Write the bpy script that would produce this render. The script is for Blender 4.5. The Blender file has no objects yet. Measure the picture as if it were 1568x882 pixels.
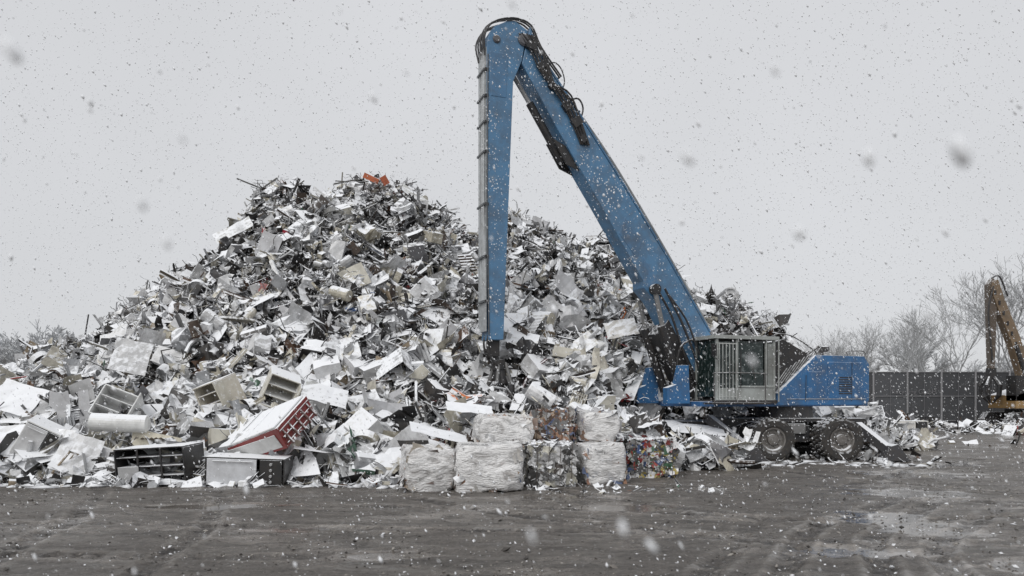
import bpy, math, random
import numpy as np
from mathutils import Vector, Matrix, Euler, noise as mnoise
random.seed(7); rng=np.random.default_rng(7)
S=bpy.context.scene
S.view_settings.view_transform='Standard'
COL=S.collection

# ---------------------------------------------------------------- materials
def nodes_of(m):
    m.use_nodes=True; nt=m.node_tree; nt.nodes.clear(); return nt,nt.nodes,nt.links
def surf_mat(name, rough=0.5, metal=0.0, snow=1.0, speck=0.0, grime=0.35, bump=0.15, scale=4.0, rust=0.0, nlo=0.45,nhi=0.8, col=None):
    m=bpy.data.materials.new(name); nt,N,L=nodes_of(m)
    out=N.new('ShaderNodeOutputMaterial'); b=N.new('ShaderNodeBsdfPrincipled'); L.new(b.outputs[0],out.inputs[0])
    tc=N.new('ShaderNodeTexCoord')
    if col is None:
        at=N.new('ShaderNodeAttribute'); at.attribute_name='Col'; csock=at.outputs['Color']
    else:
        at=N.new('ShaderNodeRGB'); at.outputs[0].default_value=(*col,1); csock=at.outputs[0]
    n1=N.new('ShaderNodeTexNoise'); n1.inputs['Scale'].default_value=scale; n1.inputs['Detail'].default_value=8; n1.inputs['Roughness'].default_value=0.7
    L.new(tc.outputs['Object'],n1.inputs['Vector'])
    r1=N.new('ShaderNodeMapRange'); r1.inputs[1].default_value=0.42; r1.inputs[2].default_value=0.68; r1.inputs[3].default_value=0; r1.inputs[4].default_value=grime
    L.new(n1.outputs['Fac'],r1.inputs[0])
    mx=N.new('ShaderNodeMix'); mx.data_type='RGBA'; L.new(r1.outputs[0],mx.inputs[0]); L.new(csock,mx.inputs[6]); mx.inputs[7].default_value=(0.07,0.055,0.042,1)
    cur=mx.outputs[2]
    if rust>0:
        nr=N.new('ShaderNodeTexNoise'); nr.inputs['Scale'].default_value=scale*2.3; nr.inputs['Detail'].default_value=10; nr.inputs['Roughness'].default_value=0.8
        L.new(tc.outputs['Object'],nr.inputs['Vector'])
        rr=N.new('ShaderNodeMapRange'); rr.inputs[1].default_value=0.56; rr.inputs[2].default_value=0.66; rr.inputs[4].default_value=rust
        L.new(nr.outputs['Fac'],rr.inputs[0])
        m2=N.new('ShaderNodeMix'); m2.data_type='RGBA'; L.new(rr.outputs[0],m2.inputs[0]); L.new(cur,m2.inputs[6]); m2.inputs[7].default_value=(0.30,0.29,0.28,1); cur=m2.outputs[2]
    geo=N.new('ShaderNodeNewGeometry'); sx=N.new('ShaderNodeSeparateXYZ'); L.new(geo.outputs['Normal'],sx.inputs[0])
    n2=N.new('ShaderNodeTexNoise'); n2.inputs['Scale'].default_value=9; n2.inputs['Detail'].default_value=6; L.new(geo.outputs['Position'],n2.inputs['Vector'])
    ad=N.new('ShaderNodeMath'); ad.operation='MULTIPLY_ADD'; L.new(n2.outputs['Fac'],ad.inputs[0]); ad.inputs[1].default_value=0.9; 
    sb=N.new('ShaderNodeMath'); sb.operation='SUBTRACT'; L.new(sx.outputs[2],sb.inputs[0]); sb.inputs[1].default_value=0.45; L.new(sb.outputs[0],ad.inputs[2])
    r2=N.new('ShaderNodeMapRange'); r2.inputs[1].default_value=nlo; r2.inputs[2].default_value=nhi; r2.inputs[4].default_value=snow; L.new(ad.outputs[0],r2.inputs[0])
    sn=r2.outputs[0]
    if speck>0:
        vo=N.new('ShaderNodeTexVoronoi'); vo.inputs['Scale'].default_value=13; vo.inputs['Randomness'].default_value=1; L.new(geo.outputs['Position'],vo.inputs['Vector'])
        n3=N.new('ShaderNodeTexNoise'); n3.inputs['Scale'].default_value=1.6; n3.inputs['Detail'].default_value=5; L.new(geo.outputs['Position'],n3.inputs['Vector'])
        th=N.new('ShaderNodeMapRange'); th.inputs[1].default_value=0.38; th.inputs[2].default_value=0.7; th.inputs[3].default_value=0.04; th.inputs[4].default_value=0.36; L.new(n3.outputs['Fac'],th.inputs[0])
        sf=N.new('ShaderNodeMath'); sf.operation='SUBTRACT'; L.new(th.outputs[0],sf.inputs[0]); L.new(vo.outputs['Distance'],sf.inputs[1])
        ml=N.new('ShaderNodeMapRange'); ml.inputs[1].default_value=0; ml.inputs[2].default_value=.12; ml.inputs[4].default_value=speck; L.new(sf.outputs[0],ml.inputs[0])
        mm=N.new('ShaderNodeMath'); mm.operation='MAXIMUM'; L.new(ml.outputs[0],mm.inputs[0]); L.new(sn,mm.inputs[1]); sn=mm.outputs[0]
    m3=N.new('ShaderNodeMix'); m3.data_type='RGBA'; L.new(sn,m3.inputs[0]); L.new(cur,m3.inputs[6]); m3.inputs[7].default_value=(0.87,0.88,0.90,1)
    L.new(m3.outputs[2],b.inputs['Base Color'])
    mr=N.new('ShaderNodeMapRange'); mr.inputs[3].default_value=rough; mr.inputs[4].default_value=0.85; L.new(sn,mr.inputs[0]); L.new(mr.outputs[0],b.inputs['Roughness'])
    if metal>0:
        mm2=N.new('ShaderNodeMapRange'); mm2.inputs[3].default_value=metal; mm2.inputs[4].default_value=0; L.new(sn,mm2.inputs[0]); L.new(mm2.outputs[0],b.inputs['Metallic'])
    if bump>0:
        bp=N.new('ShaderNodeBump'); bp.inputs['Strength'].default_value=bump; bp.inputs['Distance'].default_value=0.05; L.new(n1.outputs['Fac'],bp.inputs['Height']); L.new(bp.outputs[0],b.inputs['Normal'])
    return m
M_SCRAP=surf_mat('scrap_metal',rough=0.42,metal=0.1,snow=1.0,grime=0.45,bump=0.4,scale=5,nlo=0.36,nhi=0.54)
M_BOX=surf_mat('appliance_enamel',rough=0.35,snow=1.0,grime=0.3,bump=0.2,scale=3,nlo=0.34,nhi=0.55)
M_DARK=surf_mat('heap_core_shade',rough=0.9,snow=0.15,grime=0.3,col=(0.022,0.021,0.02),bump=0.8)  # near-black base paints the crevice shade between scrap pieces
M_PAINT=surf_mat('machine_paint',rough=0.38,snow=1.0,speck=0.75,grime=0.55,bump=0.06,scale=1.6,rust=0.5,nlo=0.5,nhi=0.8)
M_GREASE=surf_mat('greasy_steel',rough=0.5,snow=0.9,speck=0.6,grime=0.4,bump=0.3,scale=6,nlo=0.45,nhi=0.7)
M_RUBBER=surf_mat('tyre_rubber',rough=0.8,snow=0.8,speck=0.4,grime=0.5,bump=0.4,scale=9)
M_BALE=surf_mat('pressed_bale',rough=0.45,snow=1.0,grime=0.4,bump=0.5,scale=8,nlo=0.45,nhi=0.7)
M_FENCE=surf_mat('fence_screen',rough=0.8,snow=0.3,speck=.25,grime=0.2,bump=0.2)
M_BARK=surf_mat('haze_pale_bark',rough=0.9,snow=0.5,grime=0.0,bump=0,col=(0.37,0.375,0.38))  # pale grey base paints snowfall haze into the bark colour
M_BARK2=surf_mat('haze_pale_twigs',rough=0.9,snow=0.3,grime=0.0,bump=0,col=(0.55,0.56,0.57))  # lighter still: haze over the far treeline is put into its colour
def glass():
    m=bpy.data.materials.new('cab_glass'); nt,N,L=nodes_of(m)
    out=N.new('ShaderNodeOutputMaterial'); b=N.new('ShaderNodeBsdfPrincipled'); L.new(b.outputs[0],out.inputs[0])
    n=N.new('ShaderNodeTexNoise'); n.inputs['Scale'].default_value=12; n.inputs['Detail'].default_value=6
    r=N.new('ShaderNodeValToRGB'); r.color_ramp.elements[0].position=0.52; r.color_ramp.elements[0].color=(0.015,0.028,0.026,1); r.color_ramp.elements[1].position=0.8; r.color_ramp.elements[1].color=(0.25,0.28,0.28,1)
    L.new(n.outputs['Fac'],r.inputs[0]); L.new(r.outputs[0],b.inputs['Base Color']); b.inputs['Roughness'].default_value=0.1; b.inputs['Alpha'].default_value=0.85
    return m
M_GLASS=glass()
def film():
    m=bpy.data.materials.new('stretch_film'); nt,N,L=nodes_of(m)
    out=N.new('ShaderNodeOutputMaterial'); b=N.new('ShaderNodeBsdfPrincipled'); L.new(b.outputs[0],out.inputs[0])
    geo=N.new('ShaderNodeNewGeometry'); mp=N.new('ShaderNodeMapping'); mp.inputs['Scale'].default_value=(1.0,1.0,2.6); mp.inputs['Rotation'].default_value=(0,.3,0); L.new(geo.outputs['Position'],mp.inputs[0])
    n=N.new('ShaderNodeTexNoise'); n.inputs['Scale'].default_value=2.0; n.inputs['Detail'].default_value=9; n.inputs['Roughness'].default_value=.62; n.inputs['Distortion'].default_value=1.4; L.new(mp.outputs[0],n.inputs[0])
    r=N.new('ShaderNodeMapRange'); r.inputs[1].default_value=0.36; r.inputs[2].default_value=0.52; r.inputs[3].default_value=0.42; r.inputs[4].default_value=0.97
    L.new(n.outputs['Fac'],r.inputs[0]); L.new(r.outputs[0],b.inputs['Alpha'])
    b.inputs['Base Color'].default_value=(0.84,0.83,0.82,1); b.inputs['Roughness'].default_value=0.22
    w2=N.new('ShaderNodeTexNoise'); w2.inputs['Scale'].default_value=4; w2.inputs['Detail'].default_value=5; w2.inputs['Distortion'].default_value=2.5; L.new(mp.outputs[0],w2.inputs[0])
    bp=N.new('ShaderNodeBump'); bp.inputs['Strength'].default_value=.8; bp.inputs['Distance'].default_value=0.07; L.new(w2.outputs['Fac'],bp.inputs['Height']); L.new(bp.outputs[0],b.inputs['Normal'])
    return m
M_FILM=film()
def flake():
    m=bpy.data.materials.new('snowflake'); nt,N,L=nodes_of(m)
    out=N.new('ShaderNodeOutputMaterial'); b=N.new('ShaderNodeBsdfDiffuse'); b.inputs[0].default_value=(0.85,0.86,0.88,1); L.new(b.outputs[0],out.inputs[0]); return m
M_FLAKE=flake()

# ---------------------------------------------------------------- mesh builder
class MB:
    def __init__(s): s.v=[];s.l=[];s.t=[];s.c=[];s.n=0
    def raw(s,v,l,t,col):
        v=np.asarray(v,dtype=np.float64); s.v.append(v); s.l.append(l+s.n); s.t.append(t); s.n+=len(v)
        c=np.ones((len(v),4)); c[:,:3]=col; s.c.append(c)
    def add(s,v,f,col):
        l=np.array([i for q in f for i in q],dtype=np.int64); t=np.array([len(q) for q in f],dtype=np.int64); s.raw(v,l,t,col)
    def box(s,c,size,col,rot=(0,0,0)):
        v=np.array([[x,y,z] for x in(-.5,.5) for y in(-.5,.5) for z in(-.5,.5)])*np.array(size)
        R=np.array(Euler(rot).to_matrix()); v=v@R.T+np.array(c)
        s.add(v,[(0,1,3,2),(4,6,7,5),(0,4,5,1),(2,3,7,6),(0,2,6,4),(1,5,7,3)],col)
    def prism(s,poly,y0,y1,col):
        n=len(poly); v=[(p[0],y0,p[1]) for p in poly]+[(p[0],y1,p[1]) for p in poly]
        f=[tuple(range(n)),tuple(range(2*n-1,n-1,-1))]+[(i,n+i,n+(i+1)%n,(i+1)%n) for i in range(n)]
        s.add(v,f,col)
    def tube(s,path,r,col,n=8,cap=True):
        P=np.array(path,dtype=float); m=len(P); rr=np.ones(m)*r if np.isscalar(r) else np.array(r)
        T=np.gradient(P,axis=0); T/=np.linalg.norm(T,axis=1)[:,None]+1e-9
        up=np.array([0,0,1.0]) if abs(T[0][2])<0.9 else np.array([1.0,0,0])
        a=np.linspace(0,2*math.pi,n,endpoint=False); V=[]
        for i in range(m):
            u=np.cross(T[i],up); u/=np.linalg.norm(u)+1e-9; w=np.cross(u,T[i])
            up=w
            V.append(P[i]+rr[i]*(np.cos(a)[:,None]*u+np.sin(a)[:,None]*w))
        V=np.concatenate(V); f=[]
        for i in range(m-1):
            for j in range(n): f.append((i*n+j,i*n+(j+1)%n,(i+1)*n+(j+1)%n,(i+1)*n+j))
        if cap: f.append(tuple(range(n-1,-1,-1))); f.append(tuple(range((m-1)*n,m*n)))
        s.add(V,f,col)
    def hose(s,path,r,col,n=6):
        P=np.array(path,float); k=len(P); out=[]
        Q=np.concatenate([[2*P[0]-P[1]],P,[2*P[-1]-P[-2]]])
        for i in range(k-1):
            p0,p1,p2,p3=Q[i:i+4]
            for t in (0,.25,.5,.75): out.append(.5*((2*p1)+(-p0+p2)*t+(2*p0-5*p1+4*p2-p3)*t*t+(-p0+3*p1-3*p2+p3)*t**3))
        out.append(P[-1]); s.tube(out,r,col,n=n)
    def lathe_y(s,prof,c,col,n=36):
        V=[];m=len(prof);a=np.linspace(0,2*math.pi,n,endpoint=False)
        for r,y in prof: V.append(np.stack([c[0]+r*np.cos(a),np.full(n,c[1]+y),c[2]+r*np.sin(a)],1))
        V=np.concatenate(V); f=[(i*n+j,i*n+(j+1)%n,(i+1)*n+(j+1)%n,(i+1)*n+j) for i in range(m-1) for j in range(n)]
        s.add(V,f,col)
    def obj(s,name,mat,parent=None,bevel=0,smooth=False,loc=None,rot=None,C=None):
        me=bpy.data.meshes.new(name); V=np.concatenate(s.v); Lp=np.concatenate(s.l); T=np.concatenate(s.t); C=np.concatenate(s.c) if C is None else C
        me.vertices.add(len(V)); me.vertices.foreach_set('co',V.ravel().astype(np.float32))
        me.loops.add(len(Lp)); me.loops.foreach_set('vertex_index',Lp.astype(np.int32))
        me.polygons.add(len(T)); st=np.concatenate([[0],np.cumsum(T)[:-1]]); me.polygons.foreach_set('loop_start',st.astype(np.int32)); me.polygons.foreach_set('loop_total',T.astype(np.int32))
        me.update(calc_edges=True)
        ca=me.color_attributes.new('Col','FLOAT_COLOR','POINT'); ca.data.foreach_set('color',C.ravel().astype(np.float32))
        me.polygons.foreach_set('use_smooth',np.full(len(T),smooth))
        me.materials.append(mat); o=bpy.data.objects.new(name,me); COL.objects.link(o)
        if parent: o.parent=parent
        if loc: o.location=loc
        if rot: o.rotation_euler=rot
        if bevel>0:
            b=o.modifiers.new('bevel','BEVEL'); b.width=bevel; b.segments=2; b.limit_method='ANGLE'
        return o
def empty(name,loc=(0,0,0),rot=(0,0,0)):
    o=bpy.data.objects.new(name,None); o.location=loc; o.rotation_euler=rot; COL.objects.link(o); return o

# ---------------------------------------------------------------- ground
def lin(a,b,step): return list(np.arange(a,b,step))
xs=np.array(sorted(set([-700,-400,-250,-150,-100,-70,-50,-40,-32,-26,-21,-18,-16]+lin(-14,17,0.065)+[17.2,18,19,21,25,30,36,44,55,70,100,150,250,400,700])))
ys=np.array(sorted(set([-300,-100,-40,-15,-5,0,2,3]+lin(4,24,0.065)+[24.3,25,26,29,33,38,45,55,70,100,150,250,400,800])))
X,Y=np.meshgrid(xs,ys); Z=np.zeros_like(X); WET=np.zeros_like(X); SL=np.zeros_like(X); PD=np.zeros_like(X)
near=(np.abs(X-1.5)<=15.6)&(Y>3.5)&(Y<24.2)
for i,j in np.argwhere(near):
    x=X[i,j];y=Y[i,j]
    Z[i,j]=0.03*mnoise.noise((x*0.3,y*0.3,0))+0.014*mnoise.noise((x*3,y*3,7))+0.017*mnoise.noise((x*9,y*9,9))
def rut(d,w,phase,amp=1.0):
    global Z,WET,SL
    brk=amp*(.55+.45*np.sin(phase*.35))
    g=np.exp(-(d/w)**4)*brk; lip=np.exp(-((np.abs(d)-w*1.25)/(w*.28))**2)*brk
    Z+=near*(-0.026*g+0.022*lip+0.014*g*np.sign(np.sin(phase*22)))
    WET=np.maximum(WET,near*g); SL=np.maximum(SL,near*lip)
for (cx,cy,R,w) in [(22,30,24.5,.2),(22,30,26.3,.2),(24,27,21.4,.2),(24,27,19.4,.2),(-3,60,51.5,.15),(-3,60,49.7,.15),(20,34,30.0,.18),(-6,-30,40.5,.16),(-6,-30,42.4,.16),(-25,5,19.5,.16),(-25,5,21.3,.16)]:
    d=np.hypot(X-cx,Y-cy)-R+0.14*np.sin(X*0.7+R)+.05*np.sin(Y*2.1+R)
    rut(d,w,np.arctan2(Y-cy,X-cx)*R)
for k,(a0,b0,c0) in enumerate([(2.2,6.0,.055),(3.3,6.2,.055),(3.9,6.0,.07),(5.2,5.6,.06),(6.1,5.8,.045),(1.2,5.0,.03),(7.0,7,.07)]):
    xc=a0+(Y-b0)*.25+c0*(np.clip(Y-b0,0,30))**2+.08*np.sin(Y*1.7+k)
    slope=.25+2*c0*np.clip(Y-b0,0,30)
    rut((X-xc)/np.sqrt(1+slope**2),.16,np.hypot(X-a0,Y-b0)+k,1.1)
for (px_,py_,rx,ry) in [(5.7,10.7,.75,1.35),(4.0,8.7,.8,.4),(7.6,14.2,1.3,.8),(2.0,12.3,1.0,.45),(9.5,17.5,1.6,.9),(-5,12.4,1.4,.4),(5.6,7.9,.6,.4),(-1.5,8.5,.7,.3),(11.0,20,2.0,.8),(-3,10.2,.8,.25),(.5,13.5,1.6,.35)]:
    d=((X-px_)/rx)**2+((Y-py_)/ry)**2+.55*np.sin(X*4.1+Y*2.3)*np.sin(Y*5.3-X*2)
    f=np.clip((1.0-d)*2.5,0,1); PD=np.maximum(PD,f*near); Z=np.where(near,Z*(1-f)+f*(-.022),Z)
m=len(xs); V=np.stack([X.ravel(),Y.ravel(),Z.ravel()],1)
a=np.arange((len(ys)-1)*m).reshape(len(ys)-1,m)[:,:-1].ravel()
Lp=np.stack([a,a+1,a+m+1,a+m],1).ravel(); T=np.full(len(a),4)
g=MB(); g.raw(V,Lp,T,(0.1,0.1,0.1)); GC=np.stack([WET.ravel(),SL.ravel(),PD.ravel(),1+0*SL.ravel()],1)
def ground_mat():
    m=bpy.data.materials.new('wet_muddy_asphalt'); nt,N,L=nodes_of(m)
    out=N.new('ShaderNodeOutputMaterial'); b=N.new('ShaderNodeBsdfPrincipled'); L.new(b.outputs[0],out.inputs[0])
    geo=N.new('ShaderNodeNewGeometry'); at=N.new('ShaderNodeAttribute'); at.attribute_name='Col'; sp=N.new('ShaderNodeSeparateColor'); L.new(at.outputs['Color'],sp.inputs[0])
    def noise(scale,detail,sc=(1,1,1),rough=0.6,dist=0,rz=0):
        mp=N.new('ShaderNodeMapping'); mp.inputs['Scale'].default_value=sc; mp.inputs['Rotation'].default_value=(0,0,rz); L.new(geo.outputs['Position'],mp.inputs[0])
        n=N.new('ShaderNodeTexNoise'); n.inputs['Scale'].default_value=scale; n.inputs['Detail'].default_value=detail; n.inputs['Roughness'].default_value=rough; n.inputs['Distortion'].default_value=dist
        L.new(mp.outputs[0],n.inputs['Vector']); return n.outputs['Fac']
    def math_(op,a_,b_,c_=None):
        n=N.new('ShaderNodeMath'); n.operation=op
        for k,q in enumerate((a_,b_,c_)):
            if q is None: continue
            if hasattr(q,'links'): L.new(q,n.inputs[k])
            else: n.inputs[k].default_value=q
        return n.outputs[0]
    def mrange(q,a0,a1,b0,b1):
        n=N.new('ShaderNodeMapRange'); L.new(q,n.inputs[0])
        for k,v_ in enumerate((a0,a1,b0,b1)): n.inputs[k+1].default_value=v_
        return n.outputs[0]
    big=noise(0.4,6,(1,1.5,1),.6,.5); streak=noise(1.6,10,(0.5,1.5,1),0.75,0.8); fine=noise(14,8,(1,1,1),0.9)
    hgt=math_('ADD',math_('MULTIPLY',streak,.4),math_('MULTIPLY',fine,.6))
    tone=math_('ADD',math_('ADD',hgt,math_('MULTIPLY',sp.outputs[1],.08)),math_('MULTIPLY',sp.outputs[0],-.07))
    r=N.new('ShaderNodeValToRGB'); e=r.color_ramp.elements; e[0].position=0.38; e[0].color=(0.032,0.027,0.024,1); e[1].position=0.64; e[1].color=(0.31,0.28,0.25,1)
    L.new(tone,r.inputs[0])
    vo=N.new('ShaderNodeTexVoronoi'); vo.inputs['Scale'].default_value=18; L.new(geo.outputs['Position'],vo.inputs['Vector'])
    sepc=N.new('ShaderNodeSeparateColor'); L.new(vo.outputs['Color'],sepc.inputs[0])
    th=math_('MULTIPLY_ADD',sepc.outputs[0],.5,-.22)
    ls=math_('MULTIPLY',math_('LESS_THAN',vo.outputs['Distance'],th),.45)
    slush=noise(1.3,10,(0.6,1.3,1),0.82,0.8)
    sl2=math_('ADD',slush,math_('MULTIPLY',sp.outputs[1],.10))
    sr=mrange(sl2,.57,.68,0,.5)
    mxm=math_('MULTIPLY',math_('MAXIMUM',ls,sr),math_('SUBTRACT',1.0,sp.outputs[2]))
    mc=N.new('ShaderNodeMix'); mc.data_type='RGBA'; L.new(mxm,mc.inputs[0]); L.new(r.outputs[0],mc.inputs[6]); mc.inputs[7].default_value=(0.55,0.54,0.53,1)
    L.new(mc.outputs[2],b.inputs['Base Color'])
    wet=math_('ADD',math_('ADD',math_('ADD',math_('MULTIPLY',big,.6),math_('MULTIPLY',streak,.4)),math_('MULTIPLY',sp.outputs[0],.07)),math_('MULTIPLY',sp.outputs[2],.25))
    L.new(mrange(wet,.44,.60,.55,.05),b.inputs['Roughness'])
    bp=N.new('ShaderNodeBump'); bp.inputs['Distance'].default_value=0.09; L.new(mrange(wet,.50,.66,1.0,.03),bp.inputs['Strength']); L.new(hgt,bp.inputs['Height']); L.new(bp.outputs[0],b.inputs['Normal'])
    return m
g.obj('ground',ground_mat(),smooth=True,C=GC)

# ---------------------------------------------------------------- heap shape
HX=[-36,-30,-20.8,-19.2,-17.6,-16,-14.4,-12.6,-11.5,-10.4,-8.9,-5.7,-3.8,-2.2,-.9,.4,1.75,3.1,4.7,6.25,7.3,9.2,11,11.8,12.6,13.9,14.7,15.4]
HZ=[0,1.0,2.1,2.5,3.8,4.7,5.9,6.8,7.9,9.5,10.1,10.3,9.8,8.7,8.5,8.6,8.6,8.1,7.3,6.9,6.3,5.4,4.2,3.6,2.5,1.2,.5,0]
def height(x,y):
    H=np.interp(x,HX,HZ)+0.2*np.sin(x*1.9+1)+0.15*np.sin(x*4.3)
    Y0=np.interp(x,[-30,-18,-12,-8,-3,-1,2,5.5,16],[24,22,19.6,18,18,17.8,18.2,24.6,25.5])
    t=np.clip((y-Y0)/(30-Y0),0,1); z=H*t**0.8
    z=np.where(y>30,H*np.clip(1-(y-30)/13,0,1),z)
    ap=1.1*np.clip((y-15.7)/2.2,0,1)**0.7*np.clip((-1.6-x)/1.5,0,1)*np.clip((y-15.6)*50,0,1)*(y<30)
    z=np.maximum(z,ap)
    z=z+(0.3*np.sin(x*1.3+y*0.9)+0.22*np.sin(x*2.9-y*2.1+2)+0.15*np.sin(x*.7+y*3.3))*np.clip(z/2,0,1)
    return np.maximum(z,0)
hx=np.arange(-36,16.01,0.4); hy=np.arange(15.2,44,0.4)
GX,GY=np.meshgrid(hx,hy); GZ=height(GX,GY)-0.38+rng.uniform(-.15,.15,GX.shape)
m=len(hx); a=np.arange((len(hy)-1)*m).reshape(len(hy)-1,m)[:,:-1].ravel()
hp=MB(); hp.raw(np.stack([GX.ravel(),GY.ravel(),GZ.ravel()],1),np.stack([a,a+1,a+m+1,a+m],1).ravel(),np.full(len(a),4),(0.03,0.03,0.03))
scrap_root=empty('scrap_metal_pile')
hp.obj('heap_core_shade',M_DARK,parent=scrap_root)

def pack(f): return np.array([i for q in f for i in q],dtype=np.int64),np.array([len(q) for q in f],dtype=np.int64)
def gridsheet(nx,ny,w,h,folds=3,amp=0.5,jit=0.02,tear=False):
    u,v=np.meshgrid(np.linspace(-w/2,w/2,nx),np.linspace(-h/2,h/2,ny)); z=np.zeros_like(u)
    for _ in range(folds):
        th=rng.uniform(0,math.pi); c=rng.uniform(-.3,.3)*w; z+=rng.uniform(-amp,amp)*np.abs(u*math.cos(th)+v*math.sin(th)-c)
    z+=rng.normal(0,jit,u.shape); u=u+rng.normal(0,jit,u.shape); v=v+rng.normal(0,jit,u.shape)
    V=np.stack([u.ravel(),v.ravel(),z.ravel()],1); f=[(j*nx+i,j*nx+i+1,(j+1)*nx+i+1,(j+1)*nx+i) for j in range(ny-1) for i in range(nx-1)]
    if tear: f=[q for q in f if rng.random()>.18]
    return (V,)+pack(f)
def from_mb(b):
    V=np.concatenate(b.v); return (V-V.mean(0),np.concatenate(b.l),np.concatenate(b.t))
SHEET=[gridsheet(rng.integers(4,8),rng.integers(3,6),1,rng.uniform(.2,1),rng.integers(2,6),rng.uniform(.3,1.2),rng.uniform(.01,.06),k%2==0) for k in range(44)]
FLAT=[gridsheet(5,5,1,rng.uniform(.3,.9),2,.15,.006) for k in range(12)]
BOXP=[]
for k in range(16):
    V=[];idx={};f=[]
    n=3; dims=np.array([1,rng.uniform(.4,1),rng.uniform(.2,.9)])
    def vid(p):
        if p not in idx: idx[p]=len(V); V.append((np.array(p)/n-.5)*dims+rng.normal(0,.015 if k%2 else .045,3))
        return idx[p]
    skip=rng.integers(0,6) if k%3 else -1
    fi=0
    for ax in range(3):
        for s_ in (0,n):
            for i in range(n):
                for j in range(n):
                    q=[]
                    for (a1,b1) in ((0,0),(1,0),(1,1),(0,1)):
                        p=[0,0,0]; p[ax]=s_; p[(ax+1)%3]=i+a1; p[(ax+2)%3]=j+b1; q.append(vid(tuple(p)))
                    if fi!=skip: f.append(tuple(q))
            fi+=1
    BOXP.append((np.array(V),)+pack(f))
BAR=[]
for k in range(16):
    b=MB(); bend=rng.uniform(-.25,.25) if k%2 else 0
    if k%4==0:
        P=[(t,bend*t*t,0.1*math.sin(t*3)) for t in np.linspace(-.5,.5,5)]; b.tube(P,rng.uniform(.012,.03),0.3,n=6)
    elif k%4==1:
        w=rng.uniform(.02,.05); V=[];n=4
        for t in np.linspace(-.5,.5,n): V+= [(t,bend*t*t*2,w*1.5),(t,bend*t*t*2,0),(t,bend*t*t*2+w*1.5,0)]
        b.add(V,[(i*3+j,i*3+j+1,i*3+j+4,i*3+j+3) for i in range(n-1) for j in range(2)],0.3)
    elif k%4==2: b.box((0,0,0),(1,rng.uniform(.02,.06),rng.uniform(.015,.04)),0.3)
    else:
        w=rng.uniform(.03,.07);V=[];n=4
        for t in np.linspace(-.5,.5,n):
            o=bend*t*t*2; V+=[(t,o-w,w),(t,o-w,0),(t,o+w,0),(t,o+w,w)]
        b.add(V,[(i*4+j,i*4+j+1,i*4+j+5,i*4+j+4) for i in range(n-1) for j in range(3)],0.3)
    BAR.append(from_mb(b))
WIRE=[]
for k in range(14):
    p=np.zeros(3);d=rng.normal(0,1,3);P=[p.copy()]
    for i in range(10): d+=rng.normal(0,.6,3); d/=np.linalg.norm(d); p=p+d*.14; P.append(p.copy())
    b=MB(); b.tube(P,0.012,0.1,n=3,cap=False); WIRE.append(from_mb(b))
MISC=[]
b=MB(); b.lathe_y([(.5,-.15),(.5,.15),(.42,.15),(.4,.05),(.15,.03)],(0,0,0),0.3,n=16); MISC.append(from_mb(b))
b=MB(); b.lathe_y([(.02,-.5),(.28,-.5),(.3,-.45),(.3,.45),(.28,.5),(.02,.5)],(0,0,0),0.3,n=14); MISC.append(from_mb(b))
for k in range(3):
    b=MB()
    for x in(-.48,.48): b.box((x,0,0),(.04,.7,.04),.3)
    for y in(-.33,.33): b.box((0,y,0),(1,.04,.04),.3)
    q=(5,9,1)[k]
    for i in range(q): b.box((-.4+.8*(i+.5)/q,0,0.005),(.02 if k else .03,.66,.015),.3)
    MISC.append(from_mb(b))
b=MB()
for i in range(7): b.box((0,(i-3)*.09,0),(1,.075,.01),.3,rot=(.6,0,0))
MISC.append(from_mb(b))
V=[];n=13
for i in range(n): V+=[(i/12-.5,-.4,.04*(i%2)),(i/12-.5,.4,.04*(i%2))]
MISC.append((np.array(V),)+pack([(2*i,2*i+1,2*i+3,2*i+2) for i in range(n-1)]))

PAL=[((.82,.82,.82),24),((.64,.645,.65),17),((.42,.43,.445),12),((.22,.22,.23),8),((.58,.54,.44),7),((.74,.70,.60),8),((.06,.057,.055),12),((.022,.022,.024),13),((.13,.07,.04),4),((.09,.065,.05),4),((.30,.24,.17),2),((.35,.03,.03),.4),((.05,.12,.3),.5),((.6,.18,.05),.15),((.1,.2,.14),.3)]
PC=np.array([p[0] for p in PAL]); PW=np.array([p[1] for p in PAL]); PW=PW/PW.sum()
def randrot():
    q=rng.normal(0,1,4); q/=np.linalg.norm(q); w,x,y,z=q
    return np.array([[1-2*(y*y+z*z),2*(x*y-z*w),2*(x*z+y*w)],[2*(x*y+z*w),1-2*(x*x+z*z),2*(y*z-x*w)],[2*(x*z-y*w),2*(y*z+x*w),1-2*(x*x+y*y)]])
def tiltrot(s,f=.3):
    R=np.array(Euler((0,0,rng.uniform(0,6.28))).to_matrix()); T_=np.array(Euler((f+rng.normal(0,s),rng.normal(0,s),0)).to_matrix()); return T_@R
def put(mb,proto,pos,scale,R,col):
    mb.raw((proto[0]*scale)@R.T+pos,proto[1],proto[2],col)
def rcol():
    return np.clip(PC[rng.choice(len(PC),p=PW)]*rng.uniform(.78,1.1),0,.85)
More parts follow.
